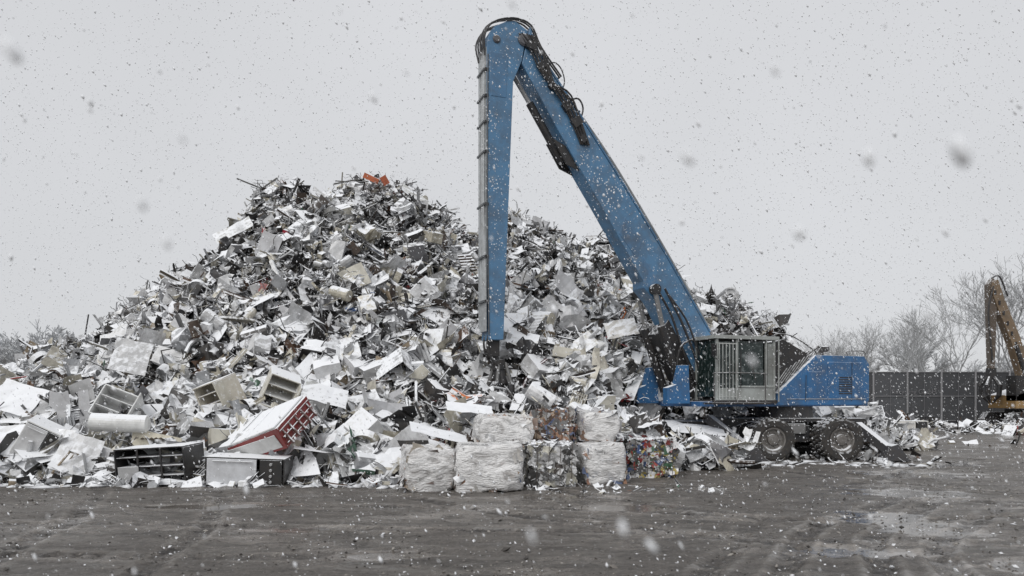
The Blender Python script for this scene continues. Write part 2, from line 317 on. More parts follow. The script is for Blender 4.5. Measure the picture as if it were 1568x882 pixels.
def scatter(mb,n,xr,yr,hf,smin=1.0,lo=-.28,hi=.28,cond=None,mix=(.48,.09,.26,.13,.05)):
    kinds=rng.choice(5,size=n,p=np.array(mix)/sum(mix))
    xx=rng.uniform(*xr,n); yy=rng.uniform(*yr,n); zz=hf(xx,yy)
    for i in range(n):
        x,y,z=xx[i],yy[i],zz[i]
        if cond is not None and not cond(x,y,z): continue
        kd=kinds[i]; pos=np.array([x,y,z+rng.uniform(lo,hi)])
        R=randrot() if rng.random()<.5 else tiltrot(.5,.5); c=rcol(); sm=smin
        if z>5.5:
            sm=smin*.9
            if rng.random()<.25: c=c*.4
        if kd in(1,4) and c.max()>2.2*c.min(): c=np.array([.5,.5,.49])*rng.uniform(.6,1.2)
        if kd==0:
            if rng.random()<.14: put(mb,FLAT[rng.integers(12)],pos,min(1.3,rng.lognormal(-.75,.4))*sm,R,c)
            else: put(mb,SHEET[rng.integers(len(SHEET))],pos,min(1.2,rng.lognormal(-1.1,.5))*sm,R,c)
        elif kd==1: put(mb,BOXP[rng.integers(len(BOXP))],pos,min(.8,rng.lognormal(-1.3,.45))*sm,R,c)
        elif kd==2:
            if rng.random()<.5: c=c*.3
            put(mb,BAR[rng.integers(len(BAR))],pos,min(1.7,rng.lognormal(-.4,.5))*sm,R,c)
        elif kd==3: put(mb,WIRE[rng.integers(len(WIRE))],pos,rng.uniform(.5,1.3)*sm,R,c*.25)
        else: put(mb,MISC[rng.integers(len(MISC))],pos,rng.uniform(.3,.8)*sm,R,c)
def vis(x,y,z): return z>0.05
pm=MB()
scatter(pm,34000,(-25,15.3),(17.5,31.5),height,cond=lambda x,y,z: z>.05 and not(-2.2<x<3.9 and y<18),lo=-.33,hi=.25)
scatter(pm,4200,(-15,-2.0),(15.75,19.5),height,cond=vis,smin=1.1,lo=-.33,hi=.25,mix=(.5,.16,.22,.07,.08))
scatter(pm,2500,(-34,15),(31.5,43),height,cond=vis,smin=1.4)
scatter(pm,700,(-18,12),(29,31),height,cond=vis,lo=.1,hi=.4,mix=(.1,.0,.5,.4,0),smin=.8)
scatter(pm,500,(3.2,6.0),(18.4,20.5),lambda x,y:x*0+.25+.3*np.sin(x*3+y*2)**2,lo=-.3,hi=.15)
scatter(pm,500,(-2.2,3.6),(17.8,18.8),lambda x,y:x*0+.7+.4*np.sin(x*3+y*2)**2,lo=-.5,hi=.2)
pm.obj('scrap_pieces',M_SCRAP,parent=scrap_root)
pb=MB()
for i in range(420):
    x=rng.uniform(-15,-2.2) if i<240 else rng.uniform(-14,12); y=rng.uniform(16,20.5) if i<240 else rng.uniform(20,29)
    z=float(height(np.array(x),np.array(y)))
    if z<.15: continue
    c=np.array([(.82,.82,.82),(.68,.65,.56),(.64,.64,.65),(.8,.8,.79),(.06,.06,.06),(.4,.4,.4)][rng.integers(6)])*rng.uniform(.8,1.04)
    q=rng.random()
    if q<.35: put(pb,BOXP[1+2*rng.integers(8)],np.array([x,y,z+rng.uniform(-.1,.2)]),rng.uniform(.4,.85),randrot() if rng.random()<.5 else tiltrot(.35),c)
    elif q<.7: put(pb,FLAT[rng.integers(12)],np.array([x,y,z+rng.uniform(.05,.3)]),rng.uniform(.6,1.3),tiltrot(.5,.6),c)
    else: put(pb,SHEET[rng.integers(len(SHEET))],np.array([x,y,z+rng.uniform(.05,.3)]),rng.uniform(.6,1.2),tiltrot(.6,.6),c)
pb.obj('appliance_shells',M_BOX,parent=scrap_root)

def h2(x,y): return np.clip(0.6*np.sin((x-13)*.55)**2*np.clip(1-np.abs(y-39-(x-20)*.2)/3.5,0,1)+.12*(np.abs(y-39)<3),0,2)*(x>13)
PWs=PW.copy(); PW=PW*np.array([.4,.6,1,1.5,1,.6,2,2,2,2,1,1,1,1,1]); PW/=PW.sum()
p2=MB(); scatter(p2,1100,(13.5,36),(35,43),h2,cond=vis,smin=.9,lo=-.12,hi=.12,mix=(.45,.2,.25,.05,.05))
scatter(p2,45,(12,24),(27,33),lambda x,y:x*0+.03,lo=-.04,hi=.03,smin=.7)
PW=PWs
p2.obj('scrap_heap',M_SCRAP)
p3=MB()
scatter(p3,800,(-14,-2.2),(14.9,16.2),lambda x,y:x*0+.03,lo=-.03,hi=.06,smin=.5)
scatter(p3,120,(-2.4,4.2),(13.9,15.2),lambda x,y:x*0+.01,lo=-.01,hi=.02,smin=.25)
scatter(p3,160,(3.8,12.5),(19.6,25),lambda x,y:x*0+.03,lo=-.03,hi=.06,smin=.6)
p3.obj('loose_scrap',M_SCRAP)
gr=MB(); OCT=(np.array([[1,0,0],[-1,0,0],[0,1,0],[0,-1,0],[0,0,1],[0,0,-1]],float),)+pack([(0,2,4),(2,1,4),(1,3,4),(3,0,4),(2,0,5),(1,2,5),(3,1,5),(0,3,5)])
for i in range(16000):
    y=5+17*rng.random()**1.3; x=rng.uniform(-.75,.75)*y*1.05
    s=min(.05,rng.lognormal(-4.8,.55)); c=[(.8,.81,.83),(.05,.045,.04),(.16,.145,.13),(.33,.31,.28)][rng.choice(4,p=[.2,.35,.25,.2])]
    put(gr,OCT,np.array([x,y,s*.2]),np.array([s*rng.uniform(.8,1.8),s*rng.uniform(.6,1),s*.6]),tiltrot(.3,0),c)
M_GRIT=surf_mat('grit',rough=0.6,snow=0,grime=.2,bump=0)
gr.obj('gravel',M_GRIT)
sd=MB(); 
for i in range(300):
    x=rng.uniform(-14,-2) if i<190 else rng.uniform(3.5,11); y=15.35+rng.normal(0,.2) if i<190 else 20.3+rng.normal(0,.7); s=rng.uniform(.05,.28)
    put(sd,OCT,np.array([x,y,0.0]),np.array([s*rng.uniform(.8,2),s*.7,s*.2]),tiltrot(.1,0),(.8,.81,.83))
sd.obj('slush',M_GRIT,smooth=True)

# ---------------------------------------------------------------- individual scrap objects
def appliance(name,loc,rot,size,body,front,kind='oven'):
    w,d,h=size; b=MB(); t=.03
    b.box((0,0,h-t/2),(w,d,t),body); b.box((0,0,t/2),(w,d,t),body)
    b.box((-w/2+t/2,0,h/2),(t,d-.004,h-2*t),body); b.box((w/2-t/2,0,h/2),(t,d-.004,h-2*t),body)
    b.box((0,d/2-t/2,h/2),(w-2*t,t,h-2*t),body)
    if kind=='oven':
        b.box((-w*.16,-d/2-.015,h*.5),(w*.62,.03,h*.9),front); b.box((w*.33,-d/2-.01,h*.5),(w*.28,.02,h*.9),(.03,.03,.03))
        b.tube([(-w*.4,-d/2-.07,h*.88),(w*.1,-d/2-.07,h*.88)],.012,(.5,.5,.5))
        for k in range(4): b.lathe_y([(.0,-.03),(.03,-.03),(.03,.0)],(w*.33,-d/2-.02,h*(.2+.2*k)),(.4,.4,.4),n=10)
    elif kind=='rack':
        for k in range(1,4): b.box((0,0,h*k/4),(w-2*t,d-2*t,.02),body)
        for k in range(1,3): b.box((-w/2+w*k/3,-d/2+.02,h/2),(.04,.03,h-2*t),body)
        b.box((-w*.3,-d/2-.01,h*.3),(w*.3,.02,h*.45),front)
    elif kind=='washer':
        b.box((0,-d/2+.01,h*.5),(w-2*t,.02,h-2*t),front)
        b.lathe_y([(.0,-.01),(w*.24,-.01),(w*.28,-.05),(w*.33,-.03),(w*.33,.0)],(0,-d/2,h*.45),(.25,.25,.25),n=20); b.box((0,-d/2-.012,h*.88),(w*.9,.02,h*.12),(.2,.2,.2))
    elif kind=='cabinet':
        for k in range(1,3): b.box((0,0,h*k/3),(w-2*t,d-2*t,.02),body)
        b.box((w*.5,-d/2-w*.2,h*.5),(.03,w*.45,h*.96),front)
    return b.obj(name,M_BOX,loc=loc,rot=rot,bevel=.008)
appliance('scrapped_oven',(-5.5,15.5,.0),(0.04,.04,.06),(1.6,.75,.6),(.03,.03,.03),(.62,.63,.65),'oven')
appliance('scrapped_rack',(-7.45,15.75,.0),(0.05,-.06,-.12),(1.55,.8,.8),(.03,.03,.032),(.4,.4,.4),'rack')
appliance('scrapped_cabinet',(-6.0,18.6,1.65),(.35,.35,.45),(.75,.7,.85),(.66,.63,.55),(.64,.61,.53),'cabinet')
appliance('scrapped_cabinet',(-7.1,18.4,1.55),(.3,-.3,-.3),(.9,.6,.75),(.6,.56,.48),(.56,.53,.45),'cabinet')
appliance('scrapped_cabinet',(-9.6,17.6,1.2),(-.4,.4,.2),(.9,.6,.8),(.75,.75,.73),(.7,.7,.68),'cabinet')
appliance('scrapped_oven',(17.2,32.5,.02),(0,0,.15),(1.8,.8,.8),(.78,.76,.7),(.72,.7,.66),'oven')
appliance('scrapped_washing_machine',(-3.3,17.4,.85),(.9,.5,-.6),(.6,.6,.75),(.78,.78,.77),(.75,.75,.73),'washer')
appliance('scrapped_oven',(-10.6,16.2,.45),(.2,.5,.4),(.7,.65,.9),(.8,.8,.78),(.6,.6,.6),'oven')
# steel cabinet tipped on its back: snowy face upwards, dark red end
b=MB(); b.prism([(-.95,0),(.85,0),(.95,.5),(-.95,.42)],-.62,.62,(.23,.03,.028))
for k in range(5): b.box((.93,-.5+.25*k,.24),(.05,.05,.46),(.12,.06,.05),rot=(0,-.2,0))
for k in range(3): b.box((.93,0,.1+.15*k),(.03,1.2,.03),(.12,.06,.05))
b.box((-.06,0,.49),(1.86,1.24,.04),(.82,.82,.82),rot=(0,-.042,0)); b.box((-.1,-.635,.22),(1.75,.02,.32),(.55,.55,.54))
for k in range(3): b.box((-.45+.45*k,0,.515),(.025,1.25,.02),(.22,.22,.22))
b.obj('red_steel_cabinet',M_BOX,loc=(-5.25,16.35,.88),rot=(.60,-.26,-.50),bevel=.012)
b=MB(); b.tube([(-.62,0,0),(-.58,0,0),(.58,0,0),(.62,0,0)],[.12,.2,.2,.12],(.75,.75,.73),n=24); b.tube([(.4,0,.18),(.4,0,.28)],.04,(.3,.3,.3))
b.obj('water_heater_tank',M_BOX,loc=(-8.75,16.5,1.25),rot=(0,.05,.15))
b=MB()
def panel(c,w,h,rot,col):
    P=gridsheet(7,6,1,h/w,2,.12,.008); R=np.array(Euler(rot).to_matrix()); put(b,P,np.array(c),w,R,col)
panel((-10.1,19.6,2.9),.9,.95,(1.15,.2,.3),(.55,.55,.55)); panel((-11.8,17.6,1.8),1.1,.9,(.8,.3,0),(.82,.82,.81))
panel((-5.0,20.7,3.2),1.7,.5,(.7,.15,0),(.8,.8,.79)); panel((-8.8,15.4,.12),.8,.35,(.25,0,.3),(.8,.8,.79)); panel((-7.1,15.15,.1),.9,.3,(.2,.1,0),(.8,.8,.79))
panel((-3.7,28.6,9.6),1.3,.45,(1.0,.5,.6),(.7,.7,.67)); panel((-9.8,26,7.7),1.4,.6,(.9,-.5,.2),(.55,.55,.53)); panel((-1.0,17.3,1.55),1.1,.5,(.5,.1,.2),(.8,.8,.8))
panel((-3.2,15.9,.25),.6,.5,(1.2,.1,.2),(.55,.55,.55)); panel((.3,21,3.5),.9,.6,(.9,.3,0),(.8,.8,.78)); panel((3.4,23,4.0),1.0,.6,(1.1,-.2,.1),(.66,.64,.6))
panel((-11.2,15.9,.9),1.3,.8,(.9,.0,.2),(.78,.78,.78)); panel((-12.3,16.9,1.1),1.0,.9,(.5,.4,.2),(.8,.8,.78)); panel((-4.6,18.2,1.9),1.1,.6,(.9,.3,.4),(.5,.5,.49))
panel((-1.6,16.2,1.05),1.3,.6,(.3,.25,.3),(.8,.8,.8)); panel((-10.0,16,.8),.9,.8,(1.0,.1,-.2),(.75,.75,.75)); panel((-9.3,15.8,.6),.8,.9,(1.1,.3,.2),(.66,.66,.66))
panel((5.3,21.2,.95),1.6,1.0,(.25,.1,.1),(.8,.8,.8))
b.obj('sheet_panels',M_BOX,parent=scrap_root)
b=MB(); b.box((-7.9,23.2,4.8),(.25,.12,1.3),(.22,.04,.035),rot=(-.3,.1,0)); b.box((-7.75,23,4.1),(.12,.12,1.4),(.2,.04,.035),rot=(-.2,-.15,0)); b.box((-5.5,28.9,10.4),(.6,.3,.2),(.6,.17,.08),rot=(.3,.4,.2)); b.box((-5.0,29,10.35),(.25,.15,.35),(.5,.14,.07),rot=(.3,-.6,.2))
b.box((-8.0,26.5,7.7),(.4,.2,.2),(.35,.03,.05),rot=(.4,.4,0))
for (x,y,z,l,rt) in [(-10.0,29,10.1,1.6,(0,.35,.2)),(-9.7,29,10.1,1.2,(0,-.6,0)),(-6.5,29,10.3,1.0,(0,-.2,0))]:
    b.box((x,y,z),(l,.05,.05),(.08,.08,.08),rot=rt)
b.obj('coloured_bars',M_SCRAP,parent=scrap_root)

# ---------------------------------------------------------------- bales
def bale(name,c,size,rotz,wrapped,pal,n=700,tilt=0):
    root=empty(name,loc=c,rot=(tilt*.5,tilt,rotz)); w,d,h=size
    b=MB(); HF=math.pi/2
    if wrapped: n=260
    for k in range(n):
        f=rng.choice(5,p=[.36,.16,.16,.06,.26]); u,v=rng.uniform(-.46,.46,2); o=rng.normal(0,.010)-(.03 if wrapped else 0)
        p,R0=[((u*w,-d/2-o,(v+.5)*h),(HF,0,0)),((-w/2-o,u*d,(v+.5)*h),(HF,0,HF)),((w/2+o,u*d,(v+.5)*h),(HF,0,HF)),((u*w,d/2+o,(v+.5)*h),(HF,0,0)),((u*w,v*d,h+o),(0,0,0))][f]
        col=np.array(pal[rng.integers(len(pal))])*rng.uniform(.6,1.1)
        s=min(.4,rng.lognormal(-1.7,.35)) if wrapped else min(.3,rng.lognormal(-2.0,.35))
        R=np.array(Euler(R0).to_matrix())@np.array(Euler((rng.normal(0,.2),rng.normal(0,.2),rng.uniform(0,6.28))).to_matrix())
        put(b,SHEET[rng.integers(len(SHEET))],np.array(p),np.array([s,s,s*.35]),R,np.clip(col,0,.82))
    b.obj('pressed_material',M_BALE,parent=root)
    n_=14; V=[];idx={};F=[]
    def vid(p):
        if p not in idx:
            q=np.array(p)/n_-np.array([.5,.5,0]); e1=abs(q[0])*2; e2=abs(q[1])*2; e3=abs(q[2]-.5)*2
            k_=1-.10*(e2*e1)**4-.07*e3**5+.04*(1-e3)
            q=q*np.array([w,d,h])*np.array([k_,k_,1-.03*(e1*e2)**3])
            nn=np.array(mnoise.noise_vector((q[0]*2.6+c[0]*3,q[1]*2.6+c[1],q[2]*2.6)))*.07+np.array(mnoise.noise_vector((q[0]*9+c[0]*3,q[1]*9,q[2]*9)))*.02; q[2]=max(0.01,q[2]); idx[p]=len(V); V.append(q+nn)
        return idx[p]
    for ax in range(3):
        for s_ in (0,n_):
            for i in range(n_):
                for j in range(n_):
                    q=[]
                    for (a1,b1) in ((0,0),(1,0),(1,1),(0,1)):
                        p=[0,0,0]; p[ax]=s_; p[(ax+1)%3]=i+a1; p[(ax+2)%3]=j+b1; q.append(vid(tuple(p)))
                    F.append(tuple(q) if s_ else tuple(q[::-1]))
    core=MB(); core.add(np.array(V)*np.array([.93,.93,.93]),F,(.26,.2,.16) if wrapped else (.10,.085,.075)); core.obj('core',M_BALE,parent=root,smooth=True)
    if wrapped:
        fm=MB(); VV=np.array(V)*np.array([1.08,1.08,1.06]); fm.add(VV,F,(.7,.7,.7)); fm.obj('stretch_film',M_FILM,parent=root,smooth=True)
    else:
        st=MB()
        for k in range(4):
            x=(-.38+.25*k)*w; o=.05
            st.tube([(x,-d/2-o,.02),(x+.01,-d/2-o,h+o),(x,d/2+o,h+o)],.006,(.1,.08,.07),n=4)
        st.obj('baling_wire',M_BALE,parent=root)
MIX1=[(.5,.45,.38),(.4,.3,.22),(.6,.6,.58),(.15,.1,.08),(.45,.30,.24),(.35,.2,.15)]
CAN=[(.65,.65,.65),(.8,.8,.78),(.35,.06,.05),(.07,.13,.3),(.5,.4,.12),(.1,.22,.13),(.3,.3,.3),(.05,.05,.05),(.7,.7,.7),(.1,.1,.1)]
BR=[(.35,.2,.13),(.5,.38,.28),(.6,.58,.55),(.14,.09,.065),(.15,.2,.35),(.65,.65,.65),(.2,.2,.2),(.38,.2,.14)]
bale('wrapped_bale',(-1.72,14.9,0),(.92,1.2,.78),.25,True,MIX1,tilt=.03)
bale('wrapped_bale',(-.45,14.8,0),(1.2,1.1,.84),.05,True,BR,tilt=-.02)
bale('can_bale',(.78,15.6,0),(.95,1.1,.84),.12,False,[(.6,.6,.6),(.35,.35,.35),(.6,.58,.5),(.1,.1,.1),(.75,.75,.75)],tilt=.02)
bale('wrapped_bale',(1.88,16.0,0),(.88,1.1,.78),.2,True,BR,tilt=-.03)
bale('can_bale',(3.15,17.3,0),(1.15,1.1,.84),.1,False,CAN,1100)
bale('wrapped_bale',(-.2,16.2,.84),(1.12,1.1,.56),.15,True,[(.75,.73,.7),(.55,.42,.35),(.7,.7,.7)],tilt=.04)
bale('can_bale',(.95,16.7,.86),(.95,1.0,.66),-.08,False,BR,tilt=-.05)
bale('wrapped_bale',(1.9,17.0,.84),(.78,1.0,.62),.15,True,[(.6,.6,.62),(.5,.42,.35),(.25,.25,.3),(.3,.18,.12)],tilt=.05)

# ---------------------------------------------------------------- material handler
BLUE=(.085,.205,.355); BL2=(.075,.185,.33); DK=(.022,.022,.024); GREY=(.36,.38,.365)
mh=empty('material_handler',(5.84,22.5,0),(0,0,math.radians(20)))
U=lambda pts:[(-u,z) for u,z in pts]
up=[(5.81,11.96),(5.46,11.13),(4.48,9.91),(3.25,8.31),(1.54,5.97),(0,3.72),(-.2,2.39)]
lo=[(6.05,10.9),(4.85,9.02),(3.58,7.14),(2.10,4.88),(1.30,3.55),(.45,2.15)]
b=MB()
b.prism(U(up+lo[::-1]),-.35,.27,BLUE)
def strip(mb,pts,y,w,t,col):
    for i in range(len(pts)-1):
        p=np.array(pts[i]);q=np.array(pts[i+1]); L_=np.linalg.norm(q-p); an=math.atan2(q[1]-p[1],-(q[0]-p[0])); c=(p+q)/2
        mb.box((-c[0],y,c[1]),(L_*.995,t,w),col,rot=(0,-an,0))
b.prism(U([(2.9,7.0),(2.35,6.3),(2.5,5.8),(3.1,6.5)]),-.362,.28,BL2)
b.prism(U([(2.3,5.9),(1.7,5.1),(1.8,4.5),(2.3,5.0)]),-.37,.29,BL2)
b.obj('boom',M_PAINT,parent=mh,bevel=.02)
b=MB()
strip(b,[(5.48,11.20),(4.50,9.98),(3.27,8.38),(1.56,6.04),(.02,3.79)],-.33,.05,.07,(.05,.15,.28))
for k in range(8):
    t=k/7; u=5.0*(1-t)+.6*t; z=10.62*(1-t)+4.68*t; b.box((-u+.04,-.2,z+.06),(.05,.3,.05),DK,rot=(0,.93,0))
b.hose([(-4.2,-.1,9.72),(-3.2,-.1,8.5),(-1.5,-.1,6.15),(-.05,-.1,4.0)],.03,(.3,.32,.33)); b.hose([(-4.15,-.2,9.72),(-3.15,-.2,8.5),(-1.45,-.2,6.15),(0,-.2,4.0)],.03,(.3,.32,.33))
b.obj('boom_flanges',M_PAINT,parent=mh)
b=MB()
b.prism(U([(7.06,11.32),(6.98,11.6),(6.84,11.79),(6.5,11.98),(6.23,12.03),(5.89,11.84),(6.04,11.0),(6.30,10.38),(6.58,3.38),(6.98,3.37),(7.06,7.22)]),-.34,.34,BLUE)
b.prism(U([(6.98,11.1),(6.45,11.1),(6.5,9.9),(6.95,9.9)]),-.352,.352,BL2)
b.obj('stick',M_PAINT,parent=mh,bevel=.02)
b=MB()
b.box((-7.07,0,7.4),(.02,.66,7.6),(.40,.42,.43))
for y in (-.26,-.16,-.06,.08): b.tube([(-7.10,y,11.2),(-7.12,y,7.2),(-7.05,y,3.6)],.025,(.45,.47,.48),n=6)
for z in (10.6,9.9,9.2,8.4,7.0,5.6,4.4): b.box((-7.11,-.05,z),(.09,.6,.05),(.12,.13,.14)); b.box((-7.06,-.355,z),(.10,.03,.07),DK)
b.tube([(-7.03,-.36,11.0),(-7.06,-.36,7.2),(-7.0,-.36,3.5)],.02,(.08,.09,.1),n=5)
b.obj('stick_pipes',M_GREASE,parent=mh)
b=MB()
for k,y in enumerate((-.38,-.28,-.15,0,.15,.3)):
    o=.02*(k%3)
    b.hose([(-7.10,y*.8,11.0),(-7.12-o,y,11.5),(-6.87-o,y,11.88+o),(-6.3,y,12.08+o),(-5.8,y,11.97),(-5.5,y,11.42),(-4.9,y,10.7)],.025,DK)
for k in range(7):
    y=-.38-.02*(k%2); d=.07*k
    b.hose([(-6.15+d,y,11.7),(-5.8+d,y-.06,11.2+.1*math.sin(k*2)),(-5.55+d,y-.05,10.75-.05*k),(-5.0+d,y-.08,10.1+.12*math.sin(k*3)),(-4.6+d,y-.02,9.5-.05*k),(-4.3+d*.6,y,8.9)],.026,DK)
b.hose([(-5.3,-.1,11.05),(-5.0,-.1,11.2),(-4.78,-.1,11.05),(-4.68,-.1,10.7),(-4.8,-.1,10.35)],.018,DK)
b.hose([(-4.6,-.2,10.15),(-4.35,-.3,10.2),(-4.2,-.3,9.95),(-4.3,-.3,9.55)],.025,DK)
for (u,z,w,h,r) in [(5.8,11.4,.28,.22,.3),(5.5,10.9,.18,.22,.8),(4.75,9.9,.22,.25,.9),(4.45,9.5,.25,.3,.9),(4.25,9.05,.2,.18,.9),(5.2,10.4,.15,.18,.9)]: b.box((-u,-.41,z),(w,.12,h),DK,rot=(0,r,0))
b.lathe_y([(0,-.42),(.13,-.42),(.17,-.38),(.17,.44),(.13,.48),(0,.48)],(-6.0,0,11.55),(.12,.12,.13),n=20)
b.lathe_y([(0,-.40),(.08,-.40),(.11,-.36),(.11,.4),(0,.45)],(-6.78,0,11.45),(.12,.12,.13),n=16)
b.tube([(-6.22,0,10.75),(-5.6,0,9.85)],.06,(.3,.3,.3),n=12); b.tube([(-5.7,0,10.0),(-4.7,0,8.45)],.11,DK,n=14)
for y in(-.25,.22): b.prism([(-5.1,9.0),(-4.7,8.35),(-4.3,8.2),(-4.4,8.7)],y-.03,y+.03,DK)
for y in(-.5,.45):
    b.tube([(-1.1,y,2.0),(-1.8,y,3.9)],.13,DK,n=14); b.tube([(-1.7,y,3.65),(-2.0,y,4.9)],.07,(.2,.2,.2),n=12)
    b.lathe_y([(0,-.1),(.15,-.1),(.15,.1),(0,.1)],(-2.0,y,4.95),DK,n=14)
    b.hose([(-.6,y,2.2),(-1.1,y*1.1,3.2),(-1.45,y,4.2),(-1.9,y,4.9)],.035,DK); b.hose([(-.4,y,2.4),(-.8,y*1.1,3.3),(-1.2,y,4.2),(-1.65,y*.9,5.0)],.035,DK)
    b.hose([(-.2,y,2.5),(-.6,y*1.15,3.2),(-.95,y,4.1),(-1.5,y*.9,4.8)],.03,DK); b.hose([(-.9,y*1.1,1.9),(-1.35,y*1.3,2.6),(-1.2,y*1.2,3.3),(-.6,y,3.6)],.03,DK)
b.prism(U([(1.5,4.1),(.95,3.2),(.4,2.2),(.85,2.0),(1.75,3.7)]),-.42,.36,DK)
b.obj('hydraulics',M_GREASE,parent=mh,bevel=0)
b=MB()
b.box((-6.77,0,3.2),(.28,.3,.5),DK); b.tube([(-6.75,0,3.1),(-6.63,0,2.75)],.09,DK); b.tube([(-6.63,0,2.85),(-6.58,0,2.6)],.2,DK,n=14); b.tube([(-6.58,0,2.6),(-6.54,0,2.2)],[.16,.24],DK,n=12)
for k in range(5):
    an=k*2*math.pi/5+.3; ca,sa=math.cos(an),math.sin(an); P=[(-6.54+ca*r,sa*r,z) for r,z in [(.2,2.4),(.34,2.15),(.34,1.85),(.2,1.55),(.03,1.3)]]
    b.tube(P,[.06,.1,.11,.08,.02],DK,n=6); b.tube([(-6.54+ca*.17,sa*.17,2.75),(-6.54+ca*.35,sa*.35,2.2)],.045,(.15,.15,.15),n=8)
for y in(-.2,.1): b.hose([(-6.9,y,3.7),(-7.0,y,3.3),(-6.9,y,2.9),(-6.7,y,2.7)],.028,DK)
b.obj('grapple',M_GREASE,parent=mh)
HB=(.035,.15,.34)
b=MB()
b.box((2.0,0,1.64),(6.1,2.7,.15),(.04,.14,.33))
b.prism([(1.5,1.6),(4.95,1.6),(5.05,1.75),(5.05,2.85),(4.85,3.1),(3.0,3.1),(1.6,1.95)],-1.4,1.4,HB)
b.box((4.1,-1.405,2.35),(1.35,.02,1.1),(.032,.14,.32)); b.box((3.0,-1.405,2.2),(.65,.02,.8),(.032,.14,.32))
b.prism([(-1.9,1.65),(-1.15,1.65),(-1.2,2.75),(-1.45,2.75),(-1.6,2.2),(-1.9,2.1)],-1.0,-.75,HB); b.prism([(-1.9,1.65),(-1.15,1.65),(-1.2,2.75),(-1.45,2.75),(-1.6,2.2),(-1.9,2.1)],.7,1.0,HB)
b.obj('engine_house',M_PAINT,parent=mh,bevel=.05)
b=MB()
b.prism([(1.5,1.98),(1.5,3.45),(1.9,3.55),(2.85,3.13),(2.9,3.06)],-1.25,1.2,DK)
for k in range(9): b.box((1.75+.16*k,-1.27,2.35+.085*k),(.03,.03,.9),(.12,.12,.12),rot=(0,.7,0))
for k in range(8): b.box((4.1,-1.42,1.95+.07*k),(.5,.015,.03),DK)
b.tube([(4.35,-1.41,1.72),(4.35,-1.425,2.9)],.01,DK,n=4); b.tube([(2.6,-1.41,1.7),(2.6,-1.425,2.5)],.01,DK,n=4); b.tube([(1.9,-1.41,1.78),(4.9,-1.42,1.78)],.008,DK,n=4)
b.tube([(3.9,-.6,3.1),(3.9,-.6,3.35)],.09,DK); b.tube([(3.9,-.6,3.35),(4.15,-.6,3.36)],.1,DK)
b.box((3.5,.2,3.15),(.5,.9,.1),DK)
y=-1.3
b.hose([(1.55,y,3.45),(1.6,y,3.7),(2.2,y,3.65),(3.0,y,3.25),(3.1,y,3.1)],.02,(.1,.1,.1))
b.hose([(4.95,y,3.05),(4.95,y,3.25),(4.3,y,3.25),(4.3,y,3.1)],.015,(.1,.1,.1))
b.tube([(2.54,-.5,1.2),(2.54,-.5,1.58)],.85,DK,n=28)
b.obj('engine_guard',M_GREASE,parent=mh)
b=MB(); x0,x1,y0,y1,z0,z1=-.55,1.42,-1.42,-.42,1.72,3.5
for x in (x0,.12,x1):
    for y in (y0,y1): b.box((x,y,(z0+z1)/2),(.07,.07,z1-z0),GREY)
b.box(((x0+x1)/2,(y0+y1)/2,z1+.05),(x1-x0+.25,y1-y0+.2,.1),GREY); b.box(((x0+x1)/2,(y0+y1)/2,z0-.02),(x1-x0+.2,y1-y0+.1,.1),DK)
b.box(((.12+x1)/2,y0,z0+.2),(x1-.12-.09,.05,.36),GREY); b.box(((.12+x1)/2,y0-.01,z0+.42),(x1-.12,.08,.05),GREY)
b.box((x1,(y0+y1)/2,z0+.5),(.05,y1-y0-.1,.9),GREY); b.box((.5*(x0+.12),y0,z0+.2),(.56,.05,.35),GREY)
b.box((1.14,y0-.005,2.8),(.05,.06,1.35),GREY); b.box((1.29,y0,2.6),(.18,.04,1.6),(.26,.28,.27))
for k in range(6): b.box((-.52+.115*k,y0-.08,2.58),(.018,.02,1.6),(.5,.52,.5))
for z in (1.85,3.36): b.box((-.22,y0-.06,z),(.62,.03,.03),(.45,.46,.45))
b.tube([(x1+.1,y0-.1,1.7),(x1+.1,y0-.1,3.5)],.02,GREY,n=6); b.tube([(0.2,y0-.09,2.1),(.2,y0-.09,3.2)],.012,DK,n=6); b.tube([(.75,y0-.05,2.3),(.5,y0-.05,3.1)],.012,DK,n=5)
b.box((-.1,-1.75,1.66),(1.9,.5,.05),DK)
b.hose([(-1.0,-1.95,1.68),(-1.0,-1.95,2.4),(-.9,-1.95,2.5),(.6,-1.95,2.5),(.7,-1.95,2.4),(.7,-1.95,1.68)],.018,(.1,.1,.1))
b.hose([(-.55,-1.5,2.9),(-.85,-1.7,2.95),(-.85,-1.7,3.0)],.015,DK); b.box((-.85,-1.72,3.15),(.04,.2,.35),DK)
b.obj('cab_frame',M_PAINT,parent=mh,bevel=.008)
b=MB(); b.box((.6,y0+.01,2.8),(.9,.015,1.3),DK); b.box((-.22,y0+.01,2.7),(.58,.015,1.45),DK); b.box((x0,-.92,2.65),(.015,.9,1.6),DK); b.box((x1-.04,-.92,3.05),(.015,.85,.8),DK); b.box((.4,y1,2.75),(1.8,.015,1.5),DK)
b.obj('cab_glass',M_GLASS,parent=mh)
b=MB(); b.box((.7,-.92,2.3),(.5,.5,.14),DK,); b.box((.95,-.92,2.75),(.14,.5,.85),DK,rot=(0,.1,0)); b.box((.05,-.92,2.3),(.2,.4,.6),DK); b.obj('seat',M_GREASE,parent=mh,bevel=.03)
uc=empty('undercarriage',(2.54,-.5,0),(0,0,math.radians(-20))); uc.parent=mh
b=MB()
b.prism([(-2.3,1.2),(-2.3,.75),(-1.7,.5),(2.0,.5),(2.3,.75),(2.3,1.2)],-.6,.6,(.03,.03,.032))
b.box((0,0,1.15),(2.2,1.9,.12),DK)
for x in(-.9,1.07): b.tube([(x,-1.4,.62),(x,1.4,.62)],.14,DK,n=12); b.box((x,0,.62),(.5,.6,.4),DK)
